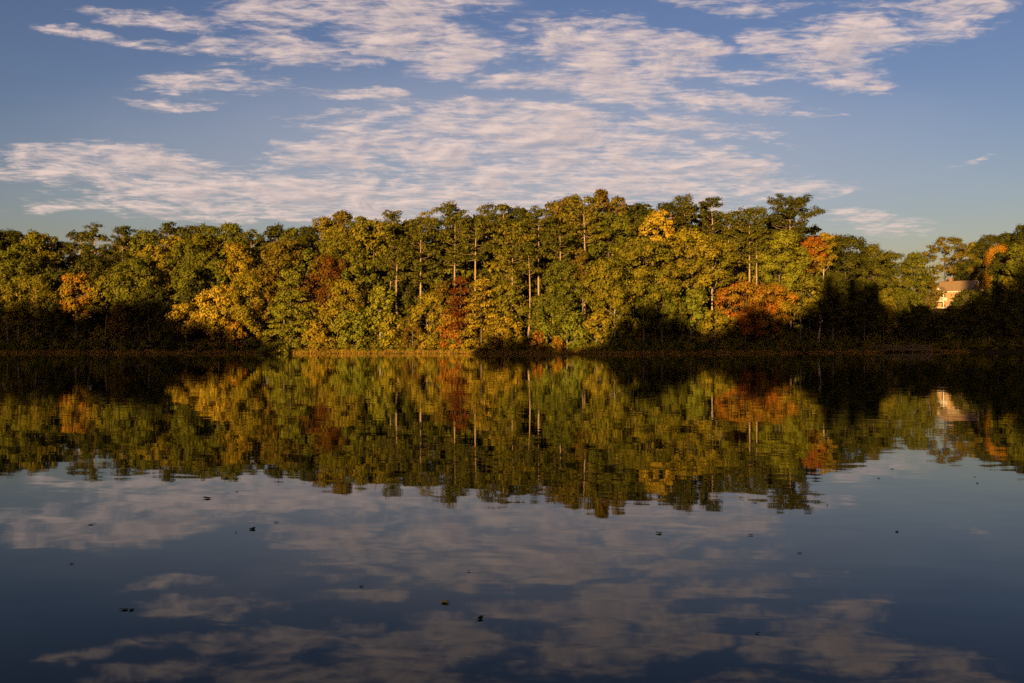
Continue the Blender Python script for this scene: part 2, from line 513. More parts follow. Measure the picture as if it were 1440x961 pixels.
def pine_parts(H, r, zb, hue, rg, leaf=.5, layered=False, density=1.0, lean=0.0, stubs=True):
    """tall trunk, whorls of level limbs that carry flat pads of needles"""
    c1, c2, f2 = HUE[hue]
    hc = H - zb
    Q, Cc = [], []
    mb = MB()
    tr = (.0095 * H + .05) if not layered else (.008 * H + .05)
    bend = rg.normal(size=2) * .014 * H
    def tpos(z):
        s = z / H
        return np.array((bend[0] * math.sin(3 * s) + lean * s * H, bend[1] * math.sin(2.4 * s), z))
    zs = np.linspace(-.4, H * .985, 9)
    mb.tube([tpos(z) for z in zs], [max(.03, tr * (1 - .80 * max(z, 0) / H)) * (1.25 if z < 0 else 1) for z in zs], 7)
    step = .95 if not layered else .85
    nw = max(4, int(hc / step * density))
    ph = rg.uniform(0, 6.3)
    for i in range(nw):
        tt = (i + .4 * rg.random() + .3) / nw
        z = zb + hc * tt + rg.normal() * .22
        if layered: L = r * (.16 + .94 * (1 - tt) ** .8) * rg.uniform(.75, 1.15)
        else: L = r * math.sqrt(max(.05, 1 - (max(tt - .40, 0) / .62) ** 2)) * (.62 + .38 * min(1, tt / .45)) * rg.uniform(.62, 1.12)
        nb = int(rg.integers(3, 6)) if not layered else int(rg.integers(4, 7))
        ph += 1.1
        for b in range(nb):
            ang = ph + b * 2 * math.pi / nb + rg.normal() * .3
            l = L * rg.uniform(.7, 1.1)
            rise = (.10 + .45 * tt + rg.normal() * .12) * l if not layered else (-.30 + .30 * tt + rg.normal() * .14) * l
            dv = np.array((math.cos(ang), math.sin(ang), 0))
            a = tpos(z); e = a + dv * l + np.array((0, 0, rise))
            m_ = a * .5 + e * .5 + np.array((0, 0, -.06 * l if not layered else .10 * l))
            rr = max(.02, tr * .2 * (1 - .6 * tt))
            mb.tube([a, m_, e], [rr, rr * .6, .015], 4)
            npad = max(1, int(round(l / 1.15)))
            second = 1.0 if rg.random() < f2 else rg.uniform(0, .4)
            for k in range(npad):
                q_ = 1 - k / max(npad, 1) * .68
                c = a + (e - a) * q_ + np.array((0, 0, .12)) + np.append(rg.normal(size=2) * .22, rg.normal() * .1)
                pr = rg.uniform(.62, 1.05)
                if layered: rad = np.array((pr * 1.1, pr * 1.1, .40))
                else: rad = np.array((pr, pr, pr * rg.uniform(.45, .75)))
                n = int(62 * pr * pr * (.9 if layered else 1.0)) + 10
                q = clump(c, rad, n, np.array((0, 0, 1.0)), leaf * (.8 if layered else .92), rg, .55 if not layered else .7)
                Q.append(q); Cc.append(tint(n, c1, c2, second, rg))
    if stubs and zb > 7:
        for z in np.linspace(zb * .75, zb * .97, 2):
            ang = rg.uniform(0, 6.3); a = tpos(z); l = rg.uniform(.4, 1.0)
            mb.tube([a, a + np.array((math.cos(ang) * l, math.sin(ang) * l, .15 * l))], [.05, .015], 4)
    for k in range(3):
        q = clump(tpos(H - .45 - .3 * k), np.array((.6, .6, .4)), 34, np.array((0, 0, 1.0)), leaf * .8, rg, .55)
        Q.append(q); Cc.append(tint(len(q), c1, c2, .2, rg))
    return np.concatenate(Q), np.concatenate(Cc), mb


KINDNAME = {'B': 'broadleaf_tree', 'P': 'pine_tree', 'L': 'layered_tree', 'S': 'sparse_tree', 'A': 'arching_tree', 'V': 'leaning_tree', 'D': 'bare_tree'}


def plant(kind, px, top, wpx, off, bot, hue, label, bark=None, shape=None, seed=None, group=None):
    D = shore_px(px) + off
    X = (px - (11 if kind == 'V' else 0) - 720) / F * D
    g = gz(X, D)
    H = (HY - top) / F * D + CAMZ - g
    zb = max(.5, (HY - bot) / F * D + CAMZ - g)
    zb = min(zb, H * .72)
    r = wpx * .56 / F * D
    rg = np.random.default_rng(seed if seed is not None else int(px * 31 + top * 7))
    root = empty(KINDNAME[kind], (X, D, g))
    tag(root, label, 'tree', group)
    bm = M['bark']
    if kind == 'B':
        Q, C, mb = broad_parts(H, r, zb, hue, rg, shape or ('oval' if H - zb > 2.2 * r else 'round'), leaf=rg.uniform(.33, .54))
    elif kind == 'P':
        Q, C, mb = pine_parts(H, r, zb, hue, rg, density=1.45 if px == 1112 else 1.0); bm = M['pine_bark']
    elif kind == 'L':
        Q, C, mb = pine_parts(H, r, zb, hue, rg, layered=True, leaf=.5)
    elif kind == 'S':
        Q, C, mb = broad_parts(H, r, zb, hue, rg, shape or 'oval', leaf=.42, density=1.0, fill=.82)
    elif kind == 'V':
        Q, C, mb = broad_parts(H, r, zb, hue, rg, 'oval', leaf=.42, density=.8, fill=.8, tilt=11 / F * D)
    elif kind == 'A':
        Q, C, mb = arch_parts(H, r, zb, hue, rg)
    elif kind == 'D':
        mb = bare_mb(H, r, rg); Q = None
    mb.build('trunk', M[bark] if bark else bm, root, smooth=True)
    if Q is not None:
        o = bpy.data.objects.new('crown', quads_mesh('crown', Q, C, M['leaf']))
        COL.objects.link(o); o.parent = root
    return root


def arch_parts(H, r, zb, hue, rg):
    """leaf clumps along an arch: the sunlit rim of a crown built as shape"""
    c1, c2, f2 = HUE[hue]
    Q, Cc = [], []
    mb = MB()
    path = []
    for s in np.linspace(0, 1, 22):
        a = math.pi * (1.0 - s * .95)
        x = r * .78 * math.cos(a); z = zb + (H - zb) * (.30 + .62 * math.sin(a)) if s > .12 else zb + (H - zb) * (.05 + s * 2.6)
        path.append(np.array((x, rg.normal() * .2, z)))
    for i, c in enumerate(path):
        k = rg.uniform(.8, 1.25)
        n = int(130 * k * k) + 20
        q = clump(c, np.array((k, k, k)), n, unit(np.array((c[0], -.5, .6))), .42, rg)
        Q.append(q); Cc.append(tint(n, c1, c2, rg.uniform(0, .6), rg))
    for i in range(12):
        c = np.array((-r * rg.uniform(.5, 1.05), rg.normal() * .5, zb + rg.uniform(-.8, 2.2)))
        q = clump(c, np.array((.7, .7, .7)), 70, unit(np.array((c[0], -.5, .6))), .42, rg)
        Q.append(q); Cc.append(tint(70, *HUE['gold'][:2], rg.uniform(0, .6), rg))
    mb.tube([(-.6 * r, .6, -.4), (-.7 * r, .6, zb * .6), (-.72 * r, .5, zb + .4 * (H - zb)), (-.2 * r, .4, H - 1.4), (.6 * r, .3, H - 1.9)], [.2, .17, .12, .07, .03], 6)
    return np.concatenate(Q), np.concatenate(Cc), mb


def bare_mb(H, r, rg):
    mb = MB()
    mb.tube([(0, 0, -.4), (.1, 0, H * .5), (0, .1, H)], [.2, .13, .02], 6)
    for i in range(26):
        z = H * rg.uniform(.5, .95); ang = rg.uniform(0, 6.3); l = r * rg.uniform(.5, 1.1)
        e = np.array((math.cos(ang) * l, math.sin(ang) * l, z + l * rg.uniform(.5, 1.3)))
        mb.tube([(0.05, .05, z), e], [.07, .012], 4)
        for j in range(3):
            s = rg.uniform(.3, .9); a = np.array((.05, .05, z)) * (1 - s) + e * s
            mb.tube([a, a + rg.normal(size=3) * .35 + np.array((0, 0, .6))], [.03, .008], 4)
    return mb


# ------------------------------------------------------------------ the wood on the far shore
# kind, column, top row, crown width, metres behind the shore, crown bottom row, leaf colour, label
TREES = [
 # far left
 ('B', -14, 326, 46, 22, 420, 'dark', 'dark green tree cut off by the left picture edge'),
 ('B', 18, 324, 46, 26, 420, 'dark', 'tall dark green tree at the left end of the skyline'),
 ('B', 54, 329, 46, 24, 420, 'brown', 'brown-tinged dark tree second from the left on the skyline'),
 ('B', 26, 345, 42, 10, 428, 'olive', 'pointed olive tree standing in front of the leftmost dark trees'),
 ('B', 84, 340, 34, 30, 410, 'rust', 'low reddish brown treetop in the dip of the left skyline'),
 ('B', 84, 378, 36, 13, 440, 'green', 'dark green tree behind the left gold and orange pair'),
 ('P', 114, 329, 40, 26, 390, 'dark', 'dark pine just right of the dip in the left skyline'),
 ('P', 134, 321, 38, 24, 392, 'pine', 'highest dark pine above the orange tree at the left'),
 ('P', 170, 323, 40, 22, 395, 'dark', 'round-topped dark pine beside the bare twigs on the left skyline'),
 ('D', 191, 325, 16, 28, 350, 'brown', 'bare grey twiggy tree on the left skyline'),
 ('B', 52, 390, 56, 5, 448, 'golive', 'gold-green bushy tree left of the orange tree'),
 ('B', 12, 402, 40, 4, 450, 'golive', 'small gold-green tree at the left edge above the shadow'),
 ('B', 108, 385, 38, 5, 445, 'orange', 'bright orange tree at the left above the shaded bank'),
 ('B', 147, 388, 38, 6, 440, 'golive', 'speckled yellow-green tree right of the left orange tree'),
 ('B', 130, 360, 44, 15, 420, 'green', 'mid green tree behind the left orange tree'),
 ('B', 170, 428, 26, 2, 470, 'rust', 'low rust-red tree half in shadow under the olive dome'),
 ('B', 78, 428, 26, 3, 470, 'green', 'small green tree at the foot of the left gold-green tree'),
 ('B', 194, 362, 52, 8, 432, 'olive', 'broad olive dome right of the speckled yellow-green tree'),
 ('B', 204, 326, 40, 24, 400, 'olive', 'olive tree on the skyline right of the bare twigs'),
 ('P', 237, 318, 28, 26, 360, 'dark', 'small dark pine top left of a flat row of green crowns'),
 ('B', 257, 320, 34, 28, 390, 'green', 'green crown on the skyline second right of the small dark pine top'),
 ('B', 276, 319, 30, 27, 390, 'dark', 'dark crown in the middle of the left flat skyline row'),
 ('B', 294, 319, 32, 25, 390, 'olive', 'brownish olive crown left of the tall dark oval tree'),
 ('B', 322, 315, 40, 22, 400, 'green', 'tall dark oval tree that tops the left skyline'),
 ('P', 354, 328, 42, 22, 400, 'pine', 'green pine in the low stretch right of the tall oval tree'),
 ('B', 222, 345, 44, 13, 418, 'golive', 'two-tone tree with gold top and a pale trunk below', 'pale_bark'),
 ('B', 246, 331, 34, 19, 400, 'golive', 'gold-tipped tree behind the two-tone tree'),
 ('B', 263, 343, 32, 14, 405, 'olive', 'narrow olive column beside the two-tone tree'),
 ('B', 281, 332, 38, 18, 400, 'golive', 'gold-olive crown below the left flat skyline row'),
 ('B', 287, 355, 28, 12, 410, 'olive', 'small olive crown under the gold-olive one'),
 ('B', 306, 366, 26, 11, 415, 'olive', 'narrow olive tree beside a deep dark gap'),
 ('B', 270, 376, 42, 9, 425, 'olive', 'low olive tree above the spreading gold trees'),
 ('B', 338, 343, 36, 11, 398, 'gold', 'gold upright crown standing out among green trees at the left'),
 ('B', 212, 404, 42, 4, 455, 'green', 'green tree at the edge of the left shadow'),
 ('B', 275, 404, 40, 7, 435, 'green', 'low green crown just above the spreading gold trees'),
 ('B', 262, 426, 46, 3, 466, 'gold', 'left one of two low spreading gold trees'),
 ('B', 309, 405, 54, 3, 474, 'yellow', 'right and larger of two spreading gold trees'),
 ('B', 351, 386, 46, 6, 466, 'golive', 'yellow-olive tree right of the larger spreading gold tree'),
 ('B', 333, 454, 20, 1.5, 486, 'orange', 'small orange sapling at the tip of the left shadow'),
 ('B', 236, 452, 40, 2, 490, 'green', 'shaded green tree under the left spreading gold tree'),
 # centre left
 ('B', 387, 318, 36, 24, 390, 'dark', 'round dark crown on the skyline above the brownish tree'),
 ('B', 411, 322, 28, 25, 390, 'green', 'small green crown between two dark crowns on the skyline'),
 ('B', 429, 321, 32, 22, 390, 'dark', 'dark crown on the skyline left of the gold-topped pair'),
 ('B', 456, 305, 32, 24, 390, 'golive', 'gold-olive rounded top left of the rusty treetop'),
 ('B', 482, 298, 30, 26, 380, 'brown', 'rusty brown treetop peaking left of the pines'),
 ('B', 506, 305, 28, 24, 380, 'green', 'dark green top right of the rusty treetop'),
 ('B', 474, 320, 54, 15, 385, 'olive', 'big sunlit olive tree below the rusty treetop'),
 ('B', 525, 311, 46, 16, 380, 'olive', 'tall olive tree with a pale forked stem showing'),
 ('P', 552, 301, 28, 24, 345, 'pine', 'pompom pine with sky showing under its head'),
 ('B', 402, 338, 58, 12, 418, 'brown', 'wide brownish orange tree behind the pale green cone'),
 ('L', 407, 381, 64, 2.6, 492, 'lime', 'pale green cone of drooping branches at the shore'),
 ('B', 371, 376, 36, 8, 450, 'rust', 'russet tree just left of the pale green cone'),
 ('B', 430, 350, 36, 13, 420, 'green', 'green tree between the brownish tree and the rusty red one'),
 ('S', 461, 361, 48, 8, 440, 'red', 'dull red tree above the gold-green bushes'),
 ('B', 484, 397, 56, 5, 460, 'golive', 'gold-green tree in front of the dull red tree'),
 ('B', 497, 438, 42, 3, 492, 'bright', 'bright green bush of a tree low on the bank'),
 ('B', 446, 455, 38, 2.5, 493, 'gold', 'orange-gold small tree at the shore right of the pale cone'),
 ('B', 437, 425, 36, 6, 480, 'olive', 'olive tree in the gap right of the pale green cone'),
 ('B', 502, 366, 48, 12, 430, 'green', 'deep green tree right of the dull red tree'),
 ('B', 535, 403, 32, 4, 468, 'lime', 'slim pale tree with a white stem left of the pines', 'pale_bark'),
 # the pines
 ('P', 549, 362, 36, 9, 398, 'pine', 'short-trunked pine left of the tallest bare trunk'),
 ('P', 562, 340, 46, 6, 400, 'pine', 'pine with the longest bare lit trunk down to the bank'),
 ('P', 592, 318, 54, 8, 398, 'pine', 'pine with a thick lit trunk second from the left'),
 ('P', 602, 303, 42, 16, 372, 'olive', 'pine behind the thick-trunked one, narrow head'),
 ('P', 640, 308, 52, 9, 378, 'pine', 'pine whose trunk drops behind the red tree'),
 ('P', 632, 293, 40, 19, 350, 'pine', 'tufted pine head breaking the skyline over the red tree'),
 ('P', 670, 312, 62, 9, 368, 'pine', 'wide-armed pine above the yellow layered tree'),
 ('P', 684, 293, 34, 20, 345, 'pine', 'left head of two flat pine tops on the skyline'),
 ('P', 706, 292, 32, 20, 345, 'pine', 'right head of two flat pine tops on the skyline'),
 ('P', 722, 326, 66, 8, 405, 'olive', 'broad sunlit pine with many level layers'),
 ('B', 574, 385, 36, 10, 450, 'dark', 'dark green tree in the shade behind the pine trunks'),
 ('B', 616, 372, 40, 12, 440, 'green', 'green tree between the second and third pine trunks'),
 ('B', 617, 322, 44, 18, 400, 'green', 'green crown filling the gap between the pine heads'),
 ('L', 648, 391, 32, 2.6, 462, 'crimson', 'deep crimson narrow tree against the pine trunk'),
 ('B', 635, 442, 34, 3, 490, 'flame', 'fiery orange-red tree at the shore below the crimson one'),
 ('L', 677, 394, 54, 2.2, 486, 'gold', 'golden tree with level layered branches at the shore'),
 ('B', 606, 414, 40, 5, 478, 'golive', 'yellow-olive tree left of the fiery red tree'),
 ('B', 620, 398, 28, 6, 450, 'rust', 'faint russet tree left of the crimson tree'),
 ('B', 580, 446, 24, 3, 488, 'rust', 'small russet bush of a tree between pine trunks'),
 ('B', 714, 400, 44, 6, 455, 'olive', 'olive tree right of the golden layered tree'),
 ('B', 712, 446, 40, 3, 486, 'gold', 'low dull gold tree above the small central shadow'),
 ('B', 551, 440, 34, 4, 486, 'golive', 'yellow-green bushy tree at the foot of the pines'),
 # centre right
 ('B', 734, 294, 36, 22, 370, 'dark', 'dark dome on the skyline right of the flat pine tops'),
 ('P', 758, 298, 46, 12, 352, 'pine', 'pine with a long trunk left of the broad green pine'),
 ('B', 783, 285, 32, 24, 360, 'brown', 'left of two bronze treetops near the summit'),
 ('B', 804, 277, 34, 25, 360, 'rust', 'right and taller of two bronze treetops near the summit'),
 ('P', 820, 288, 62, 12, 333, 'olive', 'broad green pine under the sparse red treetop'),
 ('S', 845, 268, 26, 24, 330, 'rust', 'sparse reddish treetop, the highest point of the wood'),
 ('S', 868, 277, 26, 22, 330, 'brown', 'thin brown treetop right of the highest one'),
 ('B', 901, 286, 44, 20, 360, 'dark', 'dark rounded crown left of the bright yellow treetop'),
 ('B', 856, 300, 50, 16, 370, 'green', 'green crown under the two thin reddish treetops'),
 ('P', 787, 322, 44, 8, 356, 'pine', 'layered pine with a short lit trunk near the centre'),
 ('P', 742, 350, 40, 6, 392, 'pine', 'pine with a crooked side limb above the small shadow'),
 ('S', 817, 350, 17, 6.5, 395, 'rust', 'thin russet sapling crown amid green near the centre'),
 ('B', 793, 368, 46, 6.5, 425, 'green', 'round green tree left of the thin russet sapling'),
 ('B', 850, 368, 54, 6, 425, 'olive', 'olive crown left of the big spreading oak'),
 ('B', 770, 415, 52, 4, 462, 'green', 'green bushy tree low on the bank near the centre'),
 ('B', 798, 438, 48, 3, 482, 'bright', 'green low tree with a pale stem near the shore', 'pale_bark'),
 ('B', 838, 440, 36, 3, 474, 'golive', 'yellow-olive small tree on the right end of the lit shore', 'pale_bark'),
 ('B', 864, 398, 44, 5, 455, 'olive', 'olive tree with a visible stem left of the shadow peak', 'pale_bark'),
 ('B', 757, 466, 20, 1.6, 492, 'flame', 'small orange-red bush-like tree at the central shore'),
 ('B', 784, 476, 18, 1.5, 494, 'orange', 'tiny orange sapling at the central shore'),
 ('B', 905, 334, 96, 8, 430, 'olive', 'big spreading olive oak over the peaked shadow'),
 ('B', 923, 296, 32, 13, 330, 'yellow', 'bright yellow treetop glowing on the right skyline'),
 ('B', 968, 325, 58, 9, 400, 'golive', 'gold-olive oak right of the big spreading oak'),
 ('S', 1002, 334, 62, 7.5, 398, 'olive', 'olive oak with a pale forked stem showing', 'pale_bark'),
 ('P', 943, 286, 40, 22, 345, 'dark', 'dark pine top just right of the yellow treetop'),
 ('P', 964, 281, 32, 21, 335, 'pine', 'tallest pine top right of the yellow treetop'),
 ('P', 1000, 284, 32, 21, 340, 'dark', 'tufted dark pine with a gap of sky on its left'),
 ('P', 1026, 304, 42, 19, 370, 'pine', 'lower dark pine sloping down from the tufted one'),
 ('P', 1054, 300, 62, 12, 356, 'pine', 'wide pine with two trunks showing above the orange tree'),
 ('P', 1064, 330, 40, 10, 372, 'pine', 'smaller pine beside the wide one above the orange tree'),
 ('B', 972, 408, 42, 5, 462, 'bright', 'fresh green tree above the right shadow'),
 ('B', 930, 400, 50, 5, 460, 'green', 'green tree under the big oak beside the shadow peak'),
 ('B', 1004, 440, 40, 3, 478, 'golive', 'yellow-olive small tree at the edge of the right shadow'),
 ('S', 1048, 398, 84, 4, 462, 'flame', 'bright orange spreading tree, the largest orange one'),
 ('B', 1086, 402, 48, 4.5, 462, 'orange', 'gold-orange tree right of the largest orange one'),
 ('B', 1097, 327, 58, 9, 408, 'lime', 'bright yellow-green tree under the lone tall pine'),
 ('P', 1112, 284, 76, 17, 345, 'dark', 'lone tall open pine rising over the right skyline'),
 ('S', 1138, 335, 30, 10, 380, 'flame', 'vivid red crown right of the yellow-green tree'),
 ('V', 1161, 328, 26, 8, 378, 'gold', 'narrow gold crown on a long pale leaning stem', 'pale_bark'),
 ('B', 1126, 384, 44, 5.5, 445, 'olive', 'olive tree left of the pale leaning stem'),
 ('B', 1187, 331, 60, 14, 420, 'green', 'big dark green dome right of the gold narrow crown'),
 ('B', 1172, 388, 54, 5, 460, 'dark', 'shaded dark tree under the big green dome'),  # shade is also put into its leaf colour
 ('B', 1226, 346, 44, 14, 420, 'pine', 'dark green crown sloping down from the big dome'),
 ('B', 1251, 356, 38, 12, 420, 'pine', 'last dark crown before the gap of sky'),
 ('B', 1243, 408, 28, 4, 462, 'golive', 'small olive tree catching sun left of the gap'),
 ('B', 1216, 398, 44, 4, 462, 'dark', 'shaded tree left of the small sunlit olive tree'),  # leaf colour darkened to go with its shade
 # right, round the house
 ('B', 1262, 404, 32, 12, 446, 'green', 'low green crown in the bottom of the sky gap', None),
 ('B', 1286, 356, 34, 60, 436, 'green', 'upright green tree right of the sky gap'),
 ('B', 1331, 335, 60, 84, 424, 'brown', 'tall loose brown-olive tree behind the house'),
 ('B', 1301, 386, 28, 66, 446, 'brown', 'gold-brown tree hiding the left end of the house'),
 ('B', 1372, 341, 34, 88, 400, 'olive', 'olive crown behind the right end of the house'),
 ('B', 1395, 333, 38, 84, 400, 'dark', 'dark olive crown above the orange arch'),
 ('B', 1419, 328, 28, 80, 400, 'dark', 'dark crown between the arch and the right edge tree'),
 ('B', 1440, 317, 30, 70, 400, 'dark', 'tallest dark tree at the right picture edge'),
 ('B', 1462, 318, 36, 66, 400, 'dark', 'dark tree mostly cut off by the right picture edge'),
 ('B', 1360, 368, 38, 82, 420, 'dark', 'shaded dark crown rising over the house roof'),
 ('A', 1405, 345, 42, 48, 402, 'orange', 'orange tree in the arched shape of a sunlit patch over dark leaves'),  # the arch is a patch of sunlight built as leaves
 ('B', 1432, 344, 36, 42, 410, 'olive', 'olive tree right of the orange arch'),
 ('B', 1408, 362, 26, 54, 420, 'dark', 'dark tree inside the orange arch'),  # dark leaves stand in for the shade inside the arch
 ('B', 1394, 432, 18, 20, 450, 'flame', 'small rust-orange tree in the right shadow'),
 ('B', 1420, 390, 16, 36, 410, 'golive', 'small yellow-green tree under the right foot of the arch'),
 ('B', 1290, 432, 40, 6, 480, 'dark', 'shaded dark tree on the bank left of the house'),  # leaf colour darkened for the shade, as on the shaded trees below
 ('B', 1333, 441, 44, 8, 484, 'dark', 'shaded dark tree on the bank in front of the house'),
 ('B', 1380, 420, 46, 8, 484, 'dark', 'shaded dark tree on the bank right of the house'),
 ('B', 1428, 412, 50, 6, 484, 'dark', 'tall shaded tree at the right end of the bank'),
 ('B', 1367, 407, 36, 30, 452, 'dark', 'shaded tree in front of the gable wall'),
 ('B', 1343, 431, 26, 44, 450, 'golive', 'low sunlit yellowish bush-like tree below the house wall'),
 ('B', 1320, 439, 20, 42, 452, 'olive', 'low olive tree under the porch'),
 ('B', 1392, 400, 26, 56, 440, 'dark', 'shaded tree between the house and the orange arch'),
]
GREENER = {'golive': 'olive', 'olive': 'green', 'green': 'dark', 'brown': 'olive'}     # swaps in greener, darker leaves at the two ends of the wood
for rec in TREES:
    kind, px, top, wpx, off, bot, hue, label = rec[:8]
    if (px < 320 and px not in (222, 246)) or 1165 < px < 1262 or px > 1425: hue = GREENER.get(hue, hue)
    plant(kind, px, top, wpx, off, bot, hue, label, rec[8] if len(rec) > 8 else None)

# the trees deeper in the wood, only glimpsed between the crowns in front
sky_line = sorted([(r_[1], r_[2]) for r_ in TREES if r_[4] >= 12])
sx_ = np.array([a for a, b in sky_line], float); sy_ = np.array([b for a, b in sky_line], float)
def skyline(px): return float(np.max(np.interp([px - 14, px, px + 14], sx_, sy_)))
protos = []
for k in range(6):
    rg = np.random.default_rng(900 + k)
    if k % 3 == 2: Q, C, mb = pine_parts(20, 3.4, 5, 'pine', rg, leaf=.7, density=.8, stubs=False)
    else: Q, C, mb = broad_parts(20, 3.8, 1.5, 'green' if k % 2 else 'olive', rg, 'oval', leaf=.7)
    protos.append((quads_mesh('crown', Q, C, M['leaf']), mb))
DEEP = 'dark tree deep in the wood, mostly hidden behind the lakeside trees'
first = {}
rnd = random.Random(5)
for i in range(150):
    row = i % 3
    px = -60 + (i // 3) * 31 + row * 11 + rnd.uniform(-6, 6)
    if 1255 < px < 1280 or px > 1500: continue
    off = (rnd.uniform(32, 42), rnd.uniform(17, 24), rnd.uniform(26, 31))[row]
    if px > 1290: off += 52
    D = shore_px(px) + off; X = (px - 720) / F * D; g = gz(X, D)
    top = skyline(px) + (rnd.uniform(14, 26), rnd.uniform(34, 52), rnd.uniform(8, 18))[row]
    H = (HY - top) / F * D + CAMZ - g
    k = rnd.randrange(6)
    root = empty('pine_tree' if k % 3 == 2 else 'broadleaf_tree', (X, D, g), rnd.uniform(0, 6.28))
    root.scale = (1.05, 1.05, H / 20)
    tag(root, DEEP, 'tree', 'dark trees filling the depth of the wood')
    if k not in first:
        tro = protos[k][1].build('trunk', M['bark'], root, True); first[k] = tro
    else:
        tro = first[k].copy(); COL.objects.link(tro); tro.parent = root
    o = bpy.data.objects.new('crown', protos[k][0]); COL.objects.link(o); o.parent = root


# ------------------------------------------------------------------ shrubs and grass on the far bank
def shrub_mesh(r, h, hue, seed, leaf=.34):
    rg = np.random.default_rng(seed)
    c1, c2, f2 = HUE[hue]
    Q, C = [], []
    for i in range(11):
        a = rg.uniform(0, 6.3); q = math.sqrt(rg.random()) * r * .75
        zz = h * rg.uniform(.25, .8) * (1 - .35 * q / r)
        k = rg.uniform(.32, .5) * min(r, h)
        s = clump(np.array((q * math.cos(a), q * math.sin(a), zz)), np.array((k, k, k * .85)), int(90 * k * k) + 46, unit(np.array((math.cos(a) * q, math.sin(a) * q, .7))), leaf, rg)
        Q.append(s); C.append(tint(len(s), c1, c2, 1.0 if rg.random() < f2 else .2, rg))
    for i in range(20):                       # low skirt of leaves down to the soil
        a = rg.uniform(0, 6.3)
        s = clump(np.array((r * .7 * math.cos(a), r * .7 * math.sin(a), .25)), np.array((.4, .4, .3)), 12, np.array((0, 0, 1.0)), leaf, rg)
        Q.append(s); C.append(tint(12, c1, c2, .5, rg))
    return quads_mesh('shrub', np.concatenate(Q), np.concatenate(C), M['leaf'])


SHRUB_KINDS = [('golive', 'low yellow-green shrub on the sunlit bank'), ('olive', 'low olive shrub on the sunlit bank'),
               ('bright', 'low fresh green shrub on the sunlit bank'), ('gold', 'low golden shrub on the sunlit bank'), ('rust', 'low russet shrub on the sunlit bank')]
sm = {h: [shrub_mesh(1.7, 2.0, h, 50 + j * 7 + i) for j in range(2)] for i, (h, _) in enumerate(SHRUB_KINDS)}
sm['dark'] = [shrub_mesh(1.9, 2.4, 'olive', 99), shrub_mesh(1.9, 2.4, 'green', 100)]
seq = ['golive', 'olive', 'bright', 'golive', 'rust', 'olive', 'gold', 'golive', 'bright', 'olive']
px = -24; i = 0
while px < 1465:
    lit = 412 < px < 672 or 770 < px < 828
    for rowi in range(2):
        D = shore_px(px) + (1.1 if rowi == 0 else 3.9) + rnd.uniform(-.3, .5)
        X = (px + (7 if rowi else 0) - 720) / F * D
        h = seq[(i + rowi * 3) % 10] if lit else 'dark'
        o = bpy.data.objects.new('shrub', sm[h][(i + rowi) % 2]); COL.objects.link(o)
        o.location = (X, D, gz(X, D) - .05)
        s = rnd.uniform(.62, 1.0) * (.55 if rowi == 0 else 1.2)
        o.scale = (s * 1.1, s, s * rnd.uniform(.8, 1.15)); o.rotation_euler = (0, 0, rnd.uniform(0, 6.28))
        if lit: tag(o, dict(SHRUB_KINDS)[h] + ' at the water', 'shrub', {'golive': 'yellow-green', 'olive': 'olive', 'bright': 'fresh green', 'gold': 'golden', 'rust': 'russet'}[h] + ' shrubs on the sunlit bank')
        elif px < 412: tag(o, 'dark shrub on the shaded bank at the left', 'shrub', 'dark shrubs on the left bank')
        elif px < 780: tag(o, 'dark shrub on the short shaded bank near the centre', 'shrub', 'dark shrubs on the central bank')
        else: tag(o, 'dark shrub on the shaded bank at the right', 'shrub', 'dark shrubs on the right bank')
    px += rnd.uniform(13, 18) if lit else rnd.uniform(17, 24); i += 1

# taller undergrowth between the trunks
px = -26
while px < 1468:
    D = shore_px(px) + rnd.uniform(9, 15); X = (px - 720) / F * D
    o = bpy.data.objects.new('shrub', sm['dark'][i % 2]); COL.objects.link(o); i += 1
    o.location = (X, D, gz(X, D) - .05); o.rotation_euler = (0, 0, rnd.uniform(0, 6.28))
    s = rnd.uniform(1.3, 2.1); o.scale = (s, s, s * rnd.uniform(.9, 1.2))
    tag(o, 'dark undergrowth shrub between the tree trunks', 'shrub', 'dark undergrowth in the wood')
    px += rnd.uniform(15, 22)

# grass along the water's edge
n = 26000
gpx = rng.uniform(-30, 1470, n)
gX = (gpx - 720) / F * 195
gY = shore(gX) + rng.uniform(-.25, 1.7, n) ** 1.0
gZ = np.maximum(height(np.stack([gX, gY], 1)), -.05)
hgt = rng.uniform(.12, .42, n) * rng.uniform(.6, 1.5, n)
a = rng.uniform(0, 6.3, n); wv_ = .05
side = np.stack([np.cos(a) * wv_, np.sin(a) * wv_, np.zeros(n)], 1)
base = np.stack([gX, gY, gZ - .03], 1)
tip = base + np.stack([rng.normal(size=n) * .15, rng.normal(size=n) * .15, hgt], 1)
Q = np.stack([base - side, base + side, tip + side * .25, tip - side * .25], 1)
Cg = np.array((.30, .175, .026)) * rng.uniform(.6, 1.3, (n, 1)) * (1 + rng.uniform(-.12, .12, (n, 3)))
go = bpy.data.objects.new('shore_grass', quads_mesh('shore_grass', Q, Cg, M['leaf'])); COL.objects.link(go)
tag(go, 'tawny grass fringing the far edge of the lake', 'grass', kind='stuff')


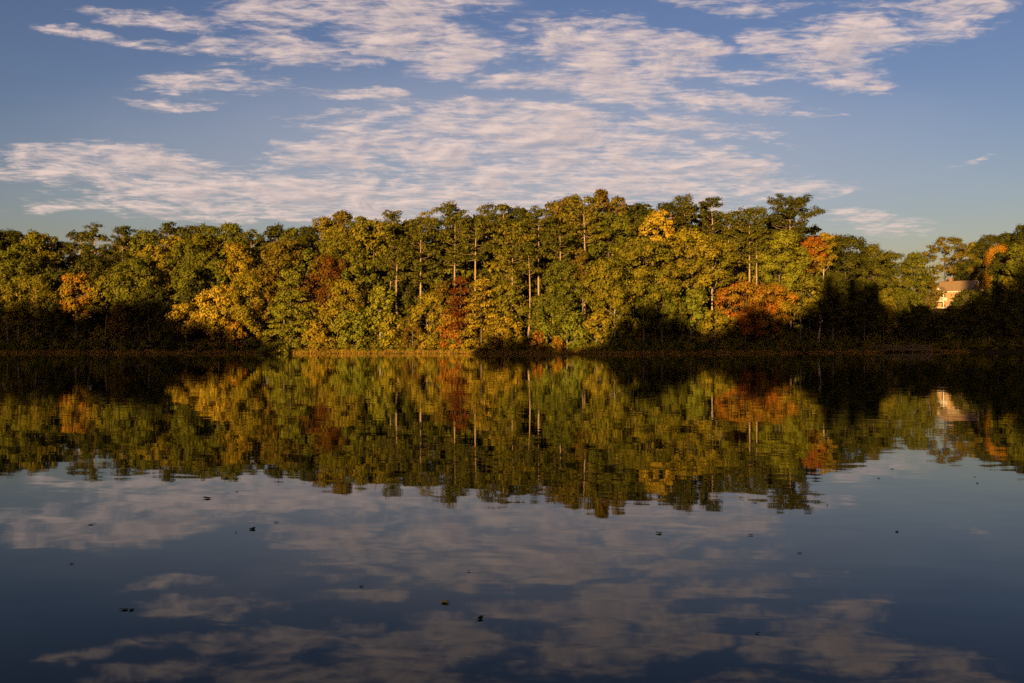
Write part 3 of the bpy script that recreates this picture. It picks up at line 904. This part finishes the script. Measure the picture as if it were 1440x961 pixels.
# ------------------------------------------------------------------ the house on the hill
def house():
    D = 297.0; X = (1348 - 720) / F * D
    base = (HY - 437) / F * 291 + CAMZ
    root = empty('house', (X, D, base), R(-50))
    tag(root, 'tan two-storey house with a gabled white porch among the trees at the right', 'house')
    L, W, Hh, RI = 5.0, 4.0, 6.0, 2.9
    b = MB()
    b.box(-L, L, -W, W, -2.5, Hh)
    b.build('wall', M['siding'], root)
    g = MB()
    for x, s in ((L + .003, 1), (-L - .003, -1)):
        g.add([(x, -W, Hh), (x, W, Hh), (x, 0, Hh + RI - .05), (x - s * .12, -W, Hh), (x - s * .12, W, Hh), (x - s * .12, 0, Hh + RI - .05)],
              [(0, 1, 2), (3, 5, 4), (0, 2, 5, 3), (1, 4, 5, 2), (0, 3, 4, 1)])
    g.build('gable_wall', M['gable_siding'], root)
    r = MB(); ov = .55; th = .18
    for s in (-1, 1):
        y1 = s * (W + ov); z1 = Hh - ov * RI / W
        x0, x1 = -L - ov, L + ov
        vs = [(x0, s * .002, Hh + RI), (x1, s * .002, Hh + RI), (x1, y1, z1), (x0, y1, z1)]
        r.add(vs + [(x, y, z + th) for x, y, z in vs], [(0, 1, 2, 3), (7, 6, 5, 4), (0, 4, 5, 1), (1, 5, 6, 2), (2, 6, 7, 3), (3, 7, 4, 0)])
    rf = r.build('roof', M['shingle'], root)
    c = MB().box(-3.2, -2.3, .6, 1.5, Hh + 1.4, Hh + RI + 1.1); c.box(-3.3, -2.2, .5, 1.6, Hh + RI + 1.1, Hh + RI + 1.25)
    c.build('chimney', M['brick'], rf)
    fz = Hh - ov * RI / W
    t_ = MB()
    t_.box(-L - ov, L + ov, -W - ov - .06, -W - ov - .002, fz - .1, fz + .2)
    for s in (-1, 1):
        x = L + ov + .003
        t_.add([(x, s * (W + ov), fz - .12), (x + .05, s * (W + ov), fz - .12), (x + .05, 0, Hh + RI - .1), (x, 0, Hh + RI - .1),
                (x, s * (W + ov), fz + .2), (x + .05, s * (W + ov), fz + .2), (x + .05, 0, Hh + RI + .22), (x, 0, Hh + RI + .22)],
               [(0, 1, 2, 3), (4, 7, 6, 5), (0, 4, 5, 1), (2, 6, 7, 3), (1, 5, 6, 2), (0, 3, 7, 4)])
    t_.build('roof_trim', M['white_paint'], root)
    for x, y in ((L, -W), (L, W), (-L, -W)):
        MB().box(x - .14, x + .05, y - .05, y + .14, -2.3, Hh - .1).build('corner_board', M['white_paint'], root)
    # two-storey porch at the left of the front
    x0, x1, y0 = -4.9, -1.4, -W - 2.3
    MB().box(x0, x1, y0, -W - .01, 2.75, 3.0).build('deck', M['white_paint'], root)
    MB().box(x0, x1, y0, -W - .01, -.3, -.05).build('deck', M['white_paint'], root)
    for x in (x0 + .12, x1 - .12):
        MB().box(x - .13, x + .13, y0 + .02, y0 + .28, -2.4, 5.55).build('post', M['white_paint'], root)
    for zb in (0.0, 3.0):
        rl = MB()
        rl.box(x0 + .26, x1 - .26, y0 + .10, y0 + .18, zb + .95, zb + 1.05)
        rl.box(x0 + .26, x1 - .26, y0 + .10, y0 + .18, zb + .12, zb + .20)
        for q in np.arange(x0 + .4, x1 - .3, .22): rl.box(q, q + .09, y0 + .115, y0 + .165, zb + .20, zb + .95)
        for q in np.arange(y0 + .4, -W - .1, .22): rl.box(x1 - .17, x1 - .10, q, q + .09, zb + .12, zb + .95)
        rl.box(x1 - .19, x1 - .08, y0 + .28, -W - .02, zb + .95, zb + 1.05)
        rl.build('railing', M['white_paint'], root)
    pr = MB(); xm = (x0 + x1) / 2
    za, zp = 5.55, 7.15
    for s, xe in ((-1, x0 - .35), (1, x1 + .35)):
        vs = [(xm + s * .002, y0 - .4, zp), (xm + s * .002, -1.9, zp), (xe, -3.2, za), (xe, y0 - .4, za)]
        pr.add(vs + [(x, y, z + .16) for x, y, z in vs], [(0, 1, 2, 3), (7, 6, 5, 4), (0, 4, 5, 1), (1, 5, 6, 2), (2, 6, 7, 3), (3, 7, 4, 0)])
    pr.build('porch_roof', M['shingle'], root)
    gp = MB()
    gp.add([(x0, y0 + .05, za - .02), (x1, y0 + .05, za - .02), (xm, y0 + .05, zp - .05), (x0, y0 + .17, za - .02), (x1, y0 + .17, za - .02), (xm, y0 + .17, zp - .05)],
           [(0, 1, 2), (3, 5, 4), (0, 3, 4, 1), (1, 4, 5, 2), (2, 5, 3, 0)])
    gp.box(x0 - .1, x1 + .1, y0, y0 + .3, za - .3, za - .03)
    gp.build('porch_gable', M['white_paint'], root)
    def window(cx, cz, w_, h_, face):
        f = MB(); p_ = MB()
        if face == 'front':
            y = -W - .003
            f.box(cx - w_, cx + w_, y - .08, y, cz + h_, cz + h_ + .14); f.box(cx - w_ - .05, cx + w_ + .05, y - .1, y, cz - h_ - .14, cz - h_)
            f.box(cx - w_, cx - w_ + .12, y - .08, y, cz - h_, cz + h_); f.box(cx + w_ - .12, cx + w_, y - .08, y, cz - h_, cz + h_)
            f.box(cx - w_ + .12, cx + w_ - .12, y - .06, y, cz - .04, cz + .04)
            p_.box(cx - w_ + .122, cx + w_ - .122, y - .02, y - .001, cz - h_ + .002, cz + h_ - .002)
        else:
            x = L + .003
            f.box(x, x + .08, cx - w_, cx + w_, cz + h_, cz + h_ + .14); f.box(x, x + .1, cx - w_ - .05, cx + w_ + .05, cz - h_ - .14, cz - h_)
            f.box(x, x + .08, cx - w_, cx - w_ + .12, cz - h_, cz + h_); f.box(x, x + .08, cx + w_ - .12, cx + w_, cz - h_, cz + h_)
            f.box(x, x + .06, cx - w_ + .12, cx + w_ - .12, cz - .04, cz + .04)
            p_.box(x + .001, x + .02, cx - w_ + .122, cx + w_ - .122, cz - h_ + .002, cz + h_ - .002)
        fo = f.build('window', M['white_paint'], root)
        p_.build('pane', M['glass'], fo)
    for cx in (.2,):
        for cz in (1.5,): window(cx, cz, .55, .8, 'front')
    window(-4.0, 4.3, .5, .85, 'front')
    for cx in (-2.0, 1.8):
        for cz in (1.5, 4.5): window(cx, cz, .5, .75, 'side')
    dz_ = MB().box(-3.1, -2.0, -W - .06, -W - .002, 3.0, 5.1); dz_.build('door', M['door_paint'], root)
    dz_ = MB().box(-3.1, -2.0, -W - .06, -W - .002, -.05, 2.05); dz_.build('door', M['door_paint'], root)
house()


# ------------------------------------------------------------------ dock on the right bank
def dock():
    D = 223.5
    xa = (1228 - 720) / F * D; xb = (1311 - 720) / F * D
    root = empty('wooden_dock', ((xa + xb) / 2, D, 0))
    tag(root, 'long low wooden dock with a railing on the shaded right shore', 'dock')
    Lh = (xb - xa) / 2
    d = MB()
    for q in np.arange(-Lh, Lh, .30): d.box(q, q + .27, 0, 2.2, .62, .70)
    d.box(-Lh, Lh, .02, .12, .46, .615); d.box(-Lh, Lh, 2.08, 2.18, .46, .615)
    d.build('deck', M['dock_wood'], root)
    for q in np.linspace(-Lh + .15, Lh - .15, 7):
        for y in (-.09, 2.21):
            MB().tube([(q, y, -2.2), (q, y, 1.75 if y < 0 else .75)], [.09, .085], 8).build('post', M['dock_wood'], root)
    r = MB()
    r.box(-Lh, Lh, .005, .05, 1.55, 1.66); r.box(-Lh, Lh, .005, .05, .88, .96)
    for q in np.arange(-Lh + .3, Lh - .1, .26): r.box(q, q + .08, .008, .045, .96, 1.55)
    r.build('railing', M['dock_wood'], root)
dock()


# ------------------------------------------------------------------ fallen leaves adrift on the lake
def leaf_mb(rg, n, size, flat=False):
    mb = MB(); tw = []
    for k in range(n):
        a = rg.uniform(0, 6.3); c = rg.normal(size=2) * size * (.28 if n > 1 else 0)
        l = size * rg.uniform(.55, .8) * (1 if n > 1 else 1.3); wd = l * rg.uniform(.30, .42)
        curl = rg.uniform(.15, .45) * (0.25 if flat else 1); tip_up = rg.uniform(.03, .3) * (0.15 if flat else 1)
        roll = rg.normal() * (.3 if not flat else .1)
        nu, nv = 7, 5; vs = []
        for i in range(nu):
            u = i / (nu - 1)
            wi = wd * (math.sin(math.pi * min(1, u * .93 + .05)) ** .7) * (1 + .22 * math.sin(u * 19 + k))
            for j in range(nv):
                v = j / (nv - 1) * 2 - 1
                x = (u - .5) * l; y = v * wi
                z = .003 + size * .10 * curl * v * v * 2 + tip_up * l * (u - .35) ** 2 * 1.4 + max(0, v * roll) * wi * .8
                ca, sa = math.cos(a), math.sin(a)
                vs.append((c[0] + x * ca - y * sa, c[1] + x * sa + y * ca, z))
        off = len(vs)
        vs += [(x, y, z + .0025) for x, y, z in vs]
        fs = []
        for i in range(nu - 1):
            for j in range(nv - 1):
                q = i * nv + j
                fs.append((q, q + nv, q + nv + 1, q + 1)); fs.append((off + q, off + q + 1, off + q + nv + 1, off + q + nv))
        mb.add(vs, fs)
        ca, sa = math.cos(a), math.sin(a)
        tw.append([(c[0] - .5 * l * ca, c[1] - .5 * l * sa, .006), (c[0] - .75 * l * ca, c[1] - .75 * l * sa, .008), (c[0] - .95 * l * ca, c[1] - .95 * l * sa, .008)])
    return mb, tw


# column, row, width in photo pixels, leaves, flat, label
DRIFT = [
 (294, 701, 11, 3, 0, 'clump of three curled dark leaves, the largest at the left'),
 (322, 673, 9, 2, 1, 'flat pair of leaves beside an upright curled leaf'),
 (332, 674, 7, 1, 0, 'upright curled leaf beside a flat pair of leaves'),
 (356, 744, 13, 3, 0, 'low ragged leaf clump on the edge of the blue left water'),
 (388, 735, 6, 1, 1, 'thin flat leaf up and right of the ragged clump'),
 (332, 749, 4, 1, 1, 'tiny leaf just left of the ragged clump'),
 (334, 692, 4, 1, 1, 'tiny leaf right of the largest left clump'),
 (128, 738, 8, 1, 1, 'single flat leaf far out at the left'),
 (101, 793, 7, 1, 1, 'dim single leaf low at the left'),
 (183, 857, 14, 2, 1, 'dim leaf pair near the bottom left corner'),
 (625, 848, 14, 3, 0, 'rounded brown leaf clump near the bottom centre'),
 (673, 870, 15, 2, 0, 'lowest brown leaf pair near the bottom centre'),
 (659, 804, 6, 1, 0, 'small dark leaf above the two bottom centre clumps'),
 (508, 825, 8, 1, 1, 'faint flat leaf left of the bottom centre clumps'),
 (652, 695, 6, 1, 1, 'leaf at the edge of the central tree reflections'),
 (928, 750, 9, 2, 0, 'dark humped leaf pair right of the centre'),
 (1056, 753, 7, 1, 0, 'small pointed leaf right of the humped pair'),
 (1062, 707, 7, 1, 1, 'leaf just under the lone pine reflection'),
 (1125, 778, 7, 1, 1, 'flat leaf low in the blue right water'),
 (1261, 748, 9, 1, 1, 'long thin leaf alone in the right water'),
 (1371, 671, 4, 1, 1, 'upper tiny leaf of the far right two'),
 (1374, 680, 6, 1, 1, 'lower slanting leaf of the far right two'),
 (1254, 660, 6, 1, 1, 'thin leaf under the sky gap reflection'),
 (1235, 673, 6, 1, 1, 'thin leaf a little below the sky gap reflection'),
 (1163, 711, 5, 1, 0, 'tiny leaf below the dark dome reflection'),
 (1064, 891, 6, 1, 1, 'faint leaf close to the bottom edge right of centre'),
]
for i, (px, py, wpx, nl, flat, label) in enumerate(DRIFT):
    D = CAMZ * F / (py - HY)
    X = (px - 720) / F * D
    size = wpx / F * D * .9
    rg = np.random.default_rng(300 + i)
    mb, tw = leaf_mb(rg, nl, size, bool(flat))
    root = empty('leaf_clump' if nl > 1 else 'fallen_leaf', (X, D, 0))
    tag(root, label + ', adrift on the lake' if len(label.split()) < 13 else label, 'leaf', 'fallen leaves adrift on the lake')
    mb.build('leaf_blade', M['dead_leaf'], root, smooth=True)
    s = MB()
    for q in tw: s.tube(q, [.0022, .0018, .0012], 5)
    s.build('stem', M['twig'], root)


# ------------------------------------------------------------------ the tall trees on the near bank, behind the photographer
# what their shade reaches on the far shore: column, row, depth
SHADE = [(-120, 430, 0), (0, 431, 0), (60, 438, 0), (100, 441, 0), (122, 430, 0), (134, 423, 0), (150, 430, 0), (170, 432, 0), (190, 424, 0), (212, 431, 0), (235, 447, 0),
         (262, 461, 0), (290, 466, 0), (312, 470, 0), (340, 480, 0), (370, 486, 0), (398, 492, 0), (412, 505, 0), (420, 560, 0), (662, 560, 0), (668, 500, 0), (680, 484, 0),
         (700, 478, 0), (740, 478, 0), (765, 487, 0), (790, 497, 0), (815, 500, 0), (830, 491, 0), (850, 478, 0), (868, 462, 0), (884, 445, 0), (897, 430, 0), (908, 429, 0), (920, 443, 0),
         (940, 452, 0), (956, 455, 0), (976, 467, 0), (1000, 473, 0), (1030, 458, 0), (1055, 441, 0), (1080, 441, 0), (1095, 457, 0), (1115, 457, 0), (1130, 440, 0), (1146, 434, 0),
         (1158, 420, 8), (1166, 404, 8), (1173, 399, 10), (1178, 420, 8), (1182, 438, 8), (1187, 436, 8), (1192, 402, 10), (1201, 396, 10), (1207, 408, 10), (1211, 430, 9), (1216, 416, 10), (1224, 404, 10), (1232, 418, 10), (1242, 434, 5), (1250, 441, 4), (1262, 446, 8), (1275, 438, 20), (1300, 438, 40), (1320, 441, 60), (1357, 440, 62),
         (1363, 392, 62), (1366, 384, 62), (1372, 376, 62), (1380, 378, 55), (1385, 404, 48), (1414, 402, 48), (1422, 380, 44), (1430, 364, 42), (1480, 362, 42)]
ta, te = math.tan(R(SUN_AZ)), math.tan(R(SUN_EL))
def caster_profile(y0):
    P = []
    for px, py, off in SHADE:
        D = shore_px(px) + off
        X = (px - 720) / F * D
        lift = 0 if 1305 < px < 1362 or px > 1377 or 412 <= px <= 662 else (14 if px < 112 else 8 if px < 140 or 180 < px < 200 else 16 if px < 320 else 12 if px < 1130 else 14)
        z = (HY - py + lift) / F * D + CAMZ
        run = D - y0
        P.append((X - run * ta, z + run / math.cos(R(SUN_AZ)) * te))
    P.sort()
    return np.array(P)

cast_meshes = []
for k in range(3):
    rg = np.random.default_rng(700 + k)
    Q, C = [], []
    for i in range(46):
        u = (i + .5) / 46; a = i * 2.4
        z = .06 + .86 * u
        rr = 2.0 * (1 - max(0, (u - .72) / .30) ** 2) ** .5 * .62 if u < 1 else .1
        q = clump(np.array((rr * math.cos(a), rr * math.sin(a), z * 20)), np.array((1.05, 1.05, 1.0)), 60, unit(np.array((math.cos(a), math.sin(a), .3))), .85, rg)
        Q.append(q); C.append(tint(60, *HUE['dark'], rg) if False else tint(60, HUE['dark'][0], HUE['dark'][1], .3, rg))
    Q = np.concatenate(Q)
    Q[..., 2] *= 20.0 / Q[..., 2].max()
    mb = MB(); mb.tube([(0, 0, -.04), (0, 0, 9), (0, 0, 18)], [.35, .25, .05], 7)
    cast_meshes.append((quads_mesh('crown', Q, np.concatenate(C), M['leaf']), mb))
firstc = {}
cnt = 0
for y0, step, k0 in ((-12, 1.7, 1.0), (-19, 2.6, .92)):
    P = caster_profile(y0)
    for X in np.arange(P[0, 0], P[-1, 0], step):
        z = float(np.interp(X, P[:, 0], P[:, 1]))
        run = 190 - y0
        if z < run / math.cos(R(SUN_AZ)) * te - .2: continue
        yy = y0 + rnd.uniform(-1.0, 1.0)
        g = gz(X, yy)
        H = (z - g) * k0 + (rnd.uniform(-1.1, .7) if k0 == 1.0 else rnd.uniform(-1, 0))
        k = cnt % 3; cnt += 1
        root = empty('broadleaf_tree', (X, yy, g), rnd.uniform(0, 6.28))
        root.scale = (.60, .60, H / 20) if k0 == 1.0 else (1.15, 1.15, H / 20)
        tag(root, 'tall dense dark tree on the near bank behind the viewer', 'tree', 'tall trees along the near bank')
        if k not in firstc:
            firstc[k] = cast_meshes[k][1].build('trunk', M['bark'], root, True)
        else:
            c = firstc[k].copy(); COL.objects.link(c); c.parent = root
        o = bpy.data.objects.new('crown', cast_meshes[k][0]); COL.objects.link(o); o.parent = root
